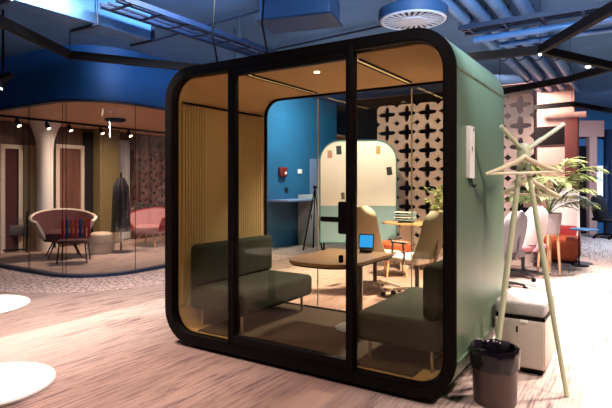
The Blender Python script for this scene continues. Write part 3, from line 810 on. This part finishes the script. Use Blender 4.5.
# pale curtains
a, b_ = on_left(114, .1), on_left(130, .1)
pts = []
n = 40
for k in range(n+1): pts.append((.06+.035*math.sin(k*1.9), a+(b_-a)*k/n))
o = MB().prism(pts+[(x+.012, y) for x, y in pts[::-1]], .03, 2.35, 'z').build('curtain', M['curtain'], smooth=True); frame_at(o, mw(ULEFT, 0, 0)); tag(o, 'pale grey sheer curtain hanging on the meeting room wall beside the olive column', 'curtain')
a = on_left(133, .07)
openwork('openwork_divider', 'dark red openwork divider with cross cutouts inside the glazed meeting room', mw(ULEFT+.07, a, 0), ANG+PI/2, 6, 7, .34, .30, 'darkscreen', .05, .05)

# track with spotlights inside
tk = thing('ceiling_track', 'black lighting track on the meeting room ceiling with small spotlights', 'track light', mw(ULEFT+.9, 2.2, 2.5), ANG)
MB().box((0, 0, .02), (.05, 4.2, .035)).build('rail', M['black'], tk)
for v, on in ((-1.5, 1), (-.95, 1), (-.5, 1), (.2, 1), (.9, 1)):
    hd = MB().tube([(0, v, .005), (0, v, -.04), (.05, v+.02, -.13)], [.012, .035, .04], 12).build('spot_head', M['black'], tk)
    MB().tube([(.0502, v+.0201, -.1305), (.053, v+.0212, -.135)], .033, 12).build('lens', M['lamp'], hd)
o = MB().lathe([(0, -.05), (.16, -.05), (.19, -.03), (.19, 0), (0, 0)], seg=28).build('ceiling_vent', M['black']); o.location = mw(-1.9, 1.9, 2.54); tag(o, 'round black vent on the orange meeting room ceiling', 'vent')

def tub_chair(loc, face, label, shell, inner, s=1.0, legm='orangewood', group='lounge chairs in the meeting room'):
    t = thing('tub_chair', label, 'lounge chair', loc, face, group)
    def f(p, q):
        a = math.radians(-125+250*p)+PI
        r = (.32+.16*q)*s; h = .30+.20*q+(.26*q)*(.55+.45*math.cos(math.radians(-125+250*p)))
        return (r*math.cos(a), r*math.sin(a)*1.05, h*s+.04)
    MB().sheet(f, 28, 8, .04*s).build('shell', M[shell], t)
    def g(p, q):
        a = math.radians(-118+236*p)+PI
        r = (.285+.158*q)*s; h = .33+.165*q+(.245*q)*(.55+.45*math.cos(math.radians(-118+236*p)))
        return (r*math.cos(a), r*math.sin(a)*1.05, h*s+.04)
    MB().sheet(g, 26, 8, .012*s).build('inner_upholstery', M[inner], t)
    MB().lathe([(0, .26*s), (.30*s, .28*s), (.345*s, .36*s), (.34*s, .42*s), (.28*s, .45*s), (0, .455*s)], seg=32).build('seat_cushion', M[inner], t)
    for k in range(4):
        a = PI/4+k*PI/2
        MB().cyl((.36*s*math.cos(a), .36*s*math.sin(a), 0), (.18*s*math.cos(a), .18*s*math.sin(a), .30*s), .012, .017, 10).build('leg', M[legm], t)
    return t
tub_chair(atz(57, 259, 0)+Vector((0, .25, 0)), math.radians(-60), 'cream shell tub chair with oxblood seat inside the glazed meeting room', 'shellwhite', 'oxblood', 1.08, 'black')
tub_chair(atz(150, 246, 0), math.radians(-100), 'red tub chair on splayed beech legs beside the openwork divider', 'red', 'pinkfab', 1.0)
# striped low chair
cp = atz(74, 262, 0)
t = thing('striped_chair', 'low chair with red and navy striped seat next to the cream tub chair', 'chair', cp, math.radians(-75))
for k in range(7):
    MB().box((-.19, -.21+k*.07, .52), (.03, .052, .40), bev=.006).build('back_stripe', M[('red', 'navystripe', 'orange')[k % 3]], t)
MB().box((0, 0, .36), (.40, .48, .06), bev=.02).build('seat', M['oxblood'], t)
for x in (-.17, .17):
    for y in (-.20, .20): MB().cyl((x*1.15, y*1.15, 0), (x, y, .34), .012, seg=8).build('leg', M['black'], t)
# black framed bar chair at the left
cp = atz(14, 251, 0)
t = thing('bar_chair', 'black steel frame chair with dark grey seat at the left end of the meeting room', 'chair', cp, math.radians(-70))
fx = MB()
for y in (-.27, .27):
    fx.tube([(.32, y, 0), (.20, y, .78), (-.24, y, .78), (-.34, y, 0)], .018, 8)
fx.tube([(.32, -.27, .06), (.32, .27, .06)], .016, 8); fx.tube([(-.33, -.27, .06), (-.33, .27, .06)], .016, 8)
fx.build('frame', M['black'], t)
MB().box((0, 0, .42), (.44, .48, .20), bev=.03).build('seat', M['greydark'], t)
MB().box((-.24, 0, .86), (.05, .50, .30), bev=.02).build('backrest', M['greydark'], t)
# dark upright coats / stand in the middle
cp = atz(121, 252, 0)
t = thing('garment_stand', 'black stand hung with dark coats in the meeting room before the olive column', 'coat stand', cp)
MB().cyl((0, 0, .02), (0, 0, 1.55), .018, seg=12).build('pole', M['black'], t)
MB().lathe([(0, 0), (.22, 0), (.22, .018), (.03, .03), (0, .03)], seg=28).build('base', M['black'], t)
def coat(a0, r0):
    def f(p, q):
        a = a0+(-1.3+2.6*p); rr_ = (.10+.035*(1-q)-.07*max(0, (q-.8)/.2)**2)*(1+.12*math.sin(p*22))
        return (r0*math.cos(a0)+rr_*math.cos(a), r0*math.sin(a0)+rr_*math.sin(a), .40+1.05*q)
    return MB().sheet(f, 24, 6, .015)
for k, (a0, mm) in enumerate(((-1.2, 'blackfab'), (.9, 'oxblood'), (3.0, 'blackfab'))):
    coat(a0, .03).build('coat', M[mm], t)
cp = atz(101, 253, 0)
t = thing('round_pouf', 'beige round pouf on the meeting room floor beside the dark coats', 'pouf', cp)
MB().lathe([(0, 0), (.20, 0), (.24, .05), (.25, .22), (.22, .36), (.15, .40), (0, .405)], seg=32).build('body', M['beigefab'], t)
MB().lathe([(.251, .19), (.2535, .20), (.251, .21), (.249, .20), (.251, .19)], seg=32).build('piping', M['pinkfab'], t)

# ------------------------------------------------------------------ ceiling services
def along(px, py, z): return atz(px, py, z)
# rectangular duct, left
e1 = along(134, 46, 2.86)
t = thing('ventilation_duct', 'blue painted rectangular ventilation duct hanging at the upper left of the ceiling', 'duct', e1-U*.0, ANG)
MB().box((.16, -3.0, .16), (.32, 6.0, .30), bev=.006).build('duct_body', M['blueduct'], t)
for v in (-.02, -1.5, -3.0): MB().box((.16, v, .16), (.36, .035, .34)).build('flange', M['bluedark'], t)
for v in (-.7, -2.3):
    MB().cyl((-.03, v, .0), (-.03, v, .44), .006, seg=6).build('hanger_rod', M['bluedark'], t); MB().cyl((.35, v, .0), (.35, v, .44), .006, seg=6).build('hanger_rod', M['bluedark'], t)
    MB().box((.16, v, -.005), (.44, .04, .02)).build('hanger_bracket', M['bluedark'], t)
# cable trays (two rails, rungs)
def tray(name, label, p, direction, length, width, rz, rails=4, group=None):
    t = thing(name, label, 'cable tray', p, rz, group)
    for k in range(rails):
        MB().box((-width/2+width*k/(rails-1), length/2, 0), (.022, length, .05 if k in (0, rails-1) else .022)).build('rail', M['bluedark'], t)
    n = int(length/.35); rb = MB()
    for k in range(n): rb.box((0, .1+k*.35, -.02), (width, .03, .012))
    rb.build('rungs', M['bluedark'], t)
    for y in (length*.3, length*.75):
        for x in (-width/2-.012, width/2+.012): MB().cyl((x, y, 0), (x, y, CEIL-p[2]), .005, seg=6).build('hanger_rod', M['bluedark'], t)
    return t
p0 = along(112, 2, 2.98)
tray('cable_tray', 'dark blue cable tray running beside the rectangular duct toward the pod', p0, V, 5.2, .34, ANG, 4, 'cable trays')
p1 = along(462, 31, 2.97)
tray('cable_tray', 'dark blue cable tray crossing the four round pipes at upper right', p1, U, 6.0, .24, ANG-PI/2, 3, 'cable trays')
# long pipe next to crossing tray
for k, (px, py, z, L2, r, lab) in enumerate(((474, 40, 2.885, 6.0, .035, 'thin blue conduit just below the crossing cable tray'), (500, 45, 2.875, 6.0, .03, 'lower thin blue conduit running to the right picture edge'))):
    p = along(px, py, z); o = MB().tube([Vector((0, 0, 0)), U*L2*.5, U*L2], r, 10).build('conduit', M['blueduct']); o.location = p; tag(o, lab, 'pipe', 'thin conduits')
# four round pipes
for k, (px, lab) in enumerate(((445, 'leftmost of four thick blue pipes at upper right'), (468, 'second from left of four thick blue pipes at upper right'), (493, 'third from left of four thick blue pipes at upper right'), (520, 'rightmost of four thick blue pipes at upper right'))):
    p = along(px, 0, 3.14)
    t = thing('ceiling_pipe', lab, 'pipe', p, ANG, 'thick blue pipes under the ceiling')
    MB().cyl((0, -2.5, 0), (0, 6.3-.2*k, 0), .062, seg=20).build('pipe', M['bluepipe'], t)
    for y in (.7, 2.6, 4.4): MB().cyl((0, y, 0), (0, y+.05, 0), .072, seg=20).build('clamp', M['bluedark'], t); MB().cyl((0, y+.025, .06), (0, y+.025, CEIL-3.14), .006, seg=6).build('hanger_rod', M['bluedark'], t)
# hexagonal dark lighting beams
ZH = 2.75
def hexbeam(label, arms, nodes):
    o0 = nodes[0]; t = thing('lighting_beam', label, 'lighting beam', o0, 0, 'dark hexagon lighting beams')
    for a, b_ in arms:
        A, B = Vector(a)-o0, Vector(b_)-o0; d = (B-A); L2 = d.length; ang = math.atan2(d.y, d.x)
        m = MB(); m.box((A+B)/2, (L2+.04, .062, .085), rz=ang); m.build('beam', M['track'], t, smooth=False)
    for q in nodes:
        Ql = Vector(q)-o0
        MB().cyl(Ql+Vector((0, 0, .04)), Ql+Vector((0, 0, CEIL-ZH)), .005, seg=6).build('suspension_wire', M['bluedark'], t)
    return t
n1 = atz(70, 55, ZH); a1 = atz(0, 21, ZH); a1 = n1+(a1-n1)*1.5; b1 = atz(178, 66, ZH); b1 = n1+(b1-n1)*1.6
hexbeam('dark brown angled lighting beam hanging above the glazed meeting room', [(n1, a1), (n1, b1)], [n1, b1])
n2 = atz(540, 50, ZH); a2 = atz(470, 57, ZH); a2 = n2+(a2-n2)*1.6; b2 = atz(612, 8, ZH); b2 = n2+(b2-n2)*1.3; c2 = atz(612, 66, ZH)
t2 = hexbeam('dark brown three armed lighting beam at the upper right', [(n2, a2), (n2, b2), (n2, c2)], [n2, a2])
MB().lathe([(0, -.055), (.012, -.055), (.016, -.043), (0, -.043)], seg=14).build('spot', M['lampcool'], t2)
n3 = c2+(c2-n2).normalized()*.02; m3 = atz(570, 79, ZH); e3 = atz(500, 92, ZH)
hexbeam('dark brown bent lighting beam further back above the pink wall', [(n3+Vector((0.02, .05, 0)), m3), (m3, e3)], [m3, e3])
n4 = atz(572, 104, ZH); 
hexbeam('dark brown far lighting beam in front of the pink wall top', [(n4, atz(528, 108, ZH)), (n4, atz(625, 113, ZH))], [n4])
# swirl diffuser
dc = at(413, 20.5, 4.95)
t = thing('air_diffuser', 'round blue air diffuser with white radial slots above the pod', 'air diffuser', dc)
MB().lathe([(.315, .012), (.33, .0), (.33, .095), (.15, .11), (.14, CEIL-dc.z), (0, CEIL-dc.z), (0, .02), (.315, .012)], seg=48).build('housing', M['bluemid'], t)
MB().lathe([(.315, .011), (.312, -.004), (.29, -.010), (.285, -.002), (.30, .011)], seg=48).build('rim', M['ventwhite'], t)
MB().lathe([(0, .008), (.30, .008), (.30, .011), (0, .011)], seg=48).build('slot_backing', M['black'], t)
MB().lathe([(0, -.014), (.13, -.012), (.135, .002), (0, .004)], seg=40).build('centre_disc', M['ventwhite'], t)
for k in range(26):
    a = 2*PI*k/26
    MB().box((.211*math.cos(a), .211*math.sin(a), -.002), (.165, .025, .008), rz=a+.12).build('vane', M['ventwhite'], t)
# square duct piece above the door
dp = at(300, 16, 5.35)
t = thing('duct_outlet', 'wide dark blue duct outlet at the top centre left of the round diffuser', 'duct', (dp.x, dp.y, 3.0), ANG+.25)
MB().box((0, 0, .14), (.75, .42, .24), bev=.012).build('duct_body', M['bluemid'], t)
MB().box((0, 0, .012), (.80, .47, .02)).build('flange', M['bluedark'], t)
MB().cyl((0, 0, .26), (0, 0, .30), .12, seg=20).build('collar', M['bluedark'], t)
# cables that drop onto the pod
def cable(label, px, ytop, ybot, d):
    a, b_ = at(px, ytop, d), at(px+4, ybot, d)
    a.z = CEIL; b_.z = 2.285
    o0 = b_.copy()
    pts = [a-o0, a-o0+Vector((.02, 0, -.3)), a-o0+Vector((.0, .02, -.6)), Vector((.02, 0, .12)), Vector((0, 0, 0))]
    o = MB().tube(pts, .009, 7).build('power_cable', M['black']); o.location = o0; tag(o, label, 'cable', 'cables dropping to the pod')
for px, lab in ((212, 'dark cable dropping from the ceiling onto the left end of the pod roof'), (262, 'dark cable dropping onto the pod roof above the door')):
    k = (px-CX)/FOC; vv = .45
    o_ = bw(0, vv); u_ = (k*o_.y-o_.x)/(U.x-k*U.y); pt = bw(u_, vv)
    cable(lab, px, 0, 50, pt.y)
# ceiling joints / thin conduits across
for k, (a, b_, lab) in enumerate((((150, 42), (280, 5), 'thin dark conduit crossing the ceiling above the left of the pod'), ((250, 55), (400, 22), 'thin dark conduit crossing the ceiling above the pod door'))):
    A, B = atz(a[0], a[1], 3.25), atz(b_[0], b_[1], 3.25)
    o = MB().tube([Vector((0, 0, 0)), (B-A)*.5, B-A], .014, 8).build('conduit', M['bluedark']); o.location = A; tag(o, lab, 'pipe', 'thin dark conduits on the ceiling')
sm = at(242, 47, 7.0); 
o = MB().lathe([(0, -.06), (.05, -.055), (.075, -.02), (.08, 0), (0, 0)], seg=24).build('smoke_detector', M['bluedark']); o.location = (sm.x, sm.y, CEIL); tag(o, 'small dark smoke detector on the blue ceiling behind the pod', 'detector')
# spotlight at the far left
sl = at(3, 79, 5.4)
t = thing('track_spotlight', 'black spotlight hanging at the left picture edge under the blue ceiling', 'spotlight', sl)
MB().cyl((0, 0, .02), (0, 0, CEIL-sl.z), .012, seg=8).build('stem', M['black'], t)
hd = MB().tube([(.10, 0, .05), (-.02, 0, .0), (-.04, -.02, -.09)], [.03, .05, .055], 16).build('lamp_head', M['black'], t)
MB().tube([(-.041, -.021, -.092), (-.043, -.022, -.098)], .045, 16).build('lens', M['lampcool'], hd)
# recessed lamp at top
lt = at(103, 1, 6.1)
o = MB().lathe([(0, -.03), (.05, -.03), (.06, -.02), (.06, 0), (0, 0)], seg=24).build('ceiling_downlight', M['lampcool']); o.location = (lt.x, lt.y, CEIL); tag(o, 'small bright downlight in the blue ceiling above the duct', 'lamp')
# small lamp at the upper right
lt = at(588, 66, 8.6); o = MB().lathe([(0, -.025), (.03, -.022), (.04, -.01), (.04, 0), (0, 0)], seg=24).build('ceiling_downlight', M['lamp']); o.location = (lt.x, lt.y, CEIL); tag(o, 'small warm downlight in the ceiling at the upper right', 'lamp')

# ------------------------------------------------------------------ lights
def area(name, loc, size, power, col, target=None, spread=180, shape='DISK'):
    l = bpy.data.lights.new(name, 'AREA'); l.shape = shape; l.size = size; l.energy = power; l.color = col; l.spread = math.radians(spread)
    o = bpy.data.objects.new(name, l); COL.objects.link(o); o.location = loc
    if target is not None:
        o.rotation_euler = (Vector(target)-Vector(loc)).to_track_quat('-Z', 'Y').to_euler()
    return o
def spot(name, loc, target, power, col, angle=70, blend=.6, radius=.06):
    l = bpy.data.lights.new(name, 'SPOT'); l.energy = power; l.color = col; l.spot_size = math.radians(angle); l.spot_blend = blend; l.shadow_soft_size = radius
    o = bpy.data.objects.new(name, l); COL.objects.link(o); o.location = loc
    o.rotation_euler = (Vector(target)-Vector(loc)).to_track_quat('-Z', 'Y').to_euler(); return o
WARM = (1, .80, .70); COOL = (.62, .78, 1.0); NEUT = (1, .92, .86)
area('lamp_left', (-2.12, 4.2, 3.22), .3, 62, WARM, (-2.5, 5.2, 0), 115)
area('lamp_left_front', (-1.9, 2.2, 3.22), .4, 26, WARM, (-1.7, 2.3, 0), 80)
area('lamp_right', (3.3, 4.0, 3.22), .4, 70, WARM, (2.9, 4.2, 0), 80)
area('lamp_right_front', (2.6, 2.0, 3.22), .4, 34, WARM, (2.2, 2.6, 0), 120)
area('lamp_front', (.0, 1.2, 3.22), .6, 25, WARM, (.2, 2.2, 0), 140)
area('lamp_behind', bw(1.6, 2.9, 3.1), .4, 230, NEUT, bw(1.5, 3.0, 0), 110)
area('lamp_corridor', (6.6, 10.5, 3.25), .4, 110, COOL, (6.6, 11.5, 0), 160)
area('lamp_lounge', (4.3, 6.9, 3.22), .3, 60, WARM, (4.0, 7.6, 0), 100)
area('fill_pinkwall', Q-U*1.2-V*1.3+Vector((0, 0, 3.15)), .3, 45, WARM, Q-U*.9+Vector((0, 0, 2.5)), 95)  # wall wash added to lift the salmon wall, source unseen
area('fill_soffit', (-.7, 4.3, 3.22), .3, 36, COOL, (-3.0, 7.0, 2.9), 110)  # added light that brightens the blue soffit, no fixture modelled
area('fill_ceiling', (1.2, 2.5, 2.7), .5, 45, COOL, (1.6, 5.5, 3.3), 130)  # cool uplight added to tint and brighten the ceiling
area('lamp_board', (.75, 7.2, 3.2), .3, 18, NEUT, (1.1, 8.9, 1.5), 120)
area('fill_bluewall', mw(1.3, 4.2, 3.2), .3, 45, COOL, mw(0, 5.2, 1.4), 140)  # added unseen light to brighten the petrol blue wall
area('lamp_meeting', mw(-2.2, 2.0, 2.5), .6, 52, (1, .75, .58), mw(-2.2, 2.0, 0), 170)
area('lamp_meeting_deep', mw(-2.2, 5.0, 2.5), .5, 24, (1, .78, .62), mw(-2.2, 5.0, 0), 170)
for u_ in (.765, 1.715):
    l = area('lamp_pod', bw(u_, .68, ZT-.102), .03, .9, (1, .72, .38), bw(u_, .68, 0), 170, 'RECTANGLE')
    l.data.size_y = .95; l.rotation_euler = (0, 0, ANG)
w = bpy.data.worlds.new('world'); scene.world = w; w.use_nodes = True
w.node_tree.nodes['Background'].inputs[0].default_value = (.1, .2, .4, 1); w.node_tree.nodes['Background'].inputs[1].default_value = .05

# ------------------------------------------------------------------ camera
cam = bpy.data.cameras.new('camera'); co = bpy.data.objects.new('camera', cam); COL.objects.link(co)
co.location = (0, 0, EYE); co.rotation_euler = (PI/2, 0, 0)
cam.sensor_width = 36; cam.lens = 36*FOC/612; cam.shift_y = -(204-HY)/612; cam.clip_start = .02
scene.camera = co
vs = scene.view_settings; vs.view_transform = 'Standard'; vs.look = 'None'; vs.gamma = 1; vs.exposure = .75; vs.use_curve_mapping = False
cy = scene.cycles
cy.transparent_max_bounces = 24; cy.max_bounces = 10; cy.diffuse_bounces = 5; cy.glossy_bounces = 4; cy.use_denoising = True; cy.sample_clamp_indirect = 6
cy.caustics_reflective = False; cy.caustics_refractive = False
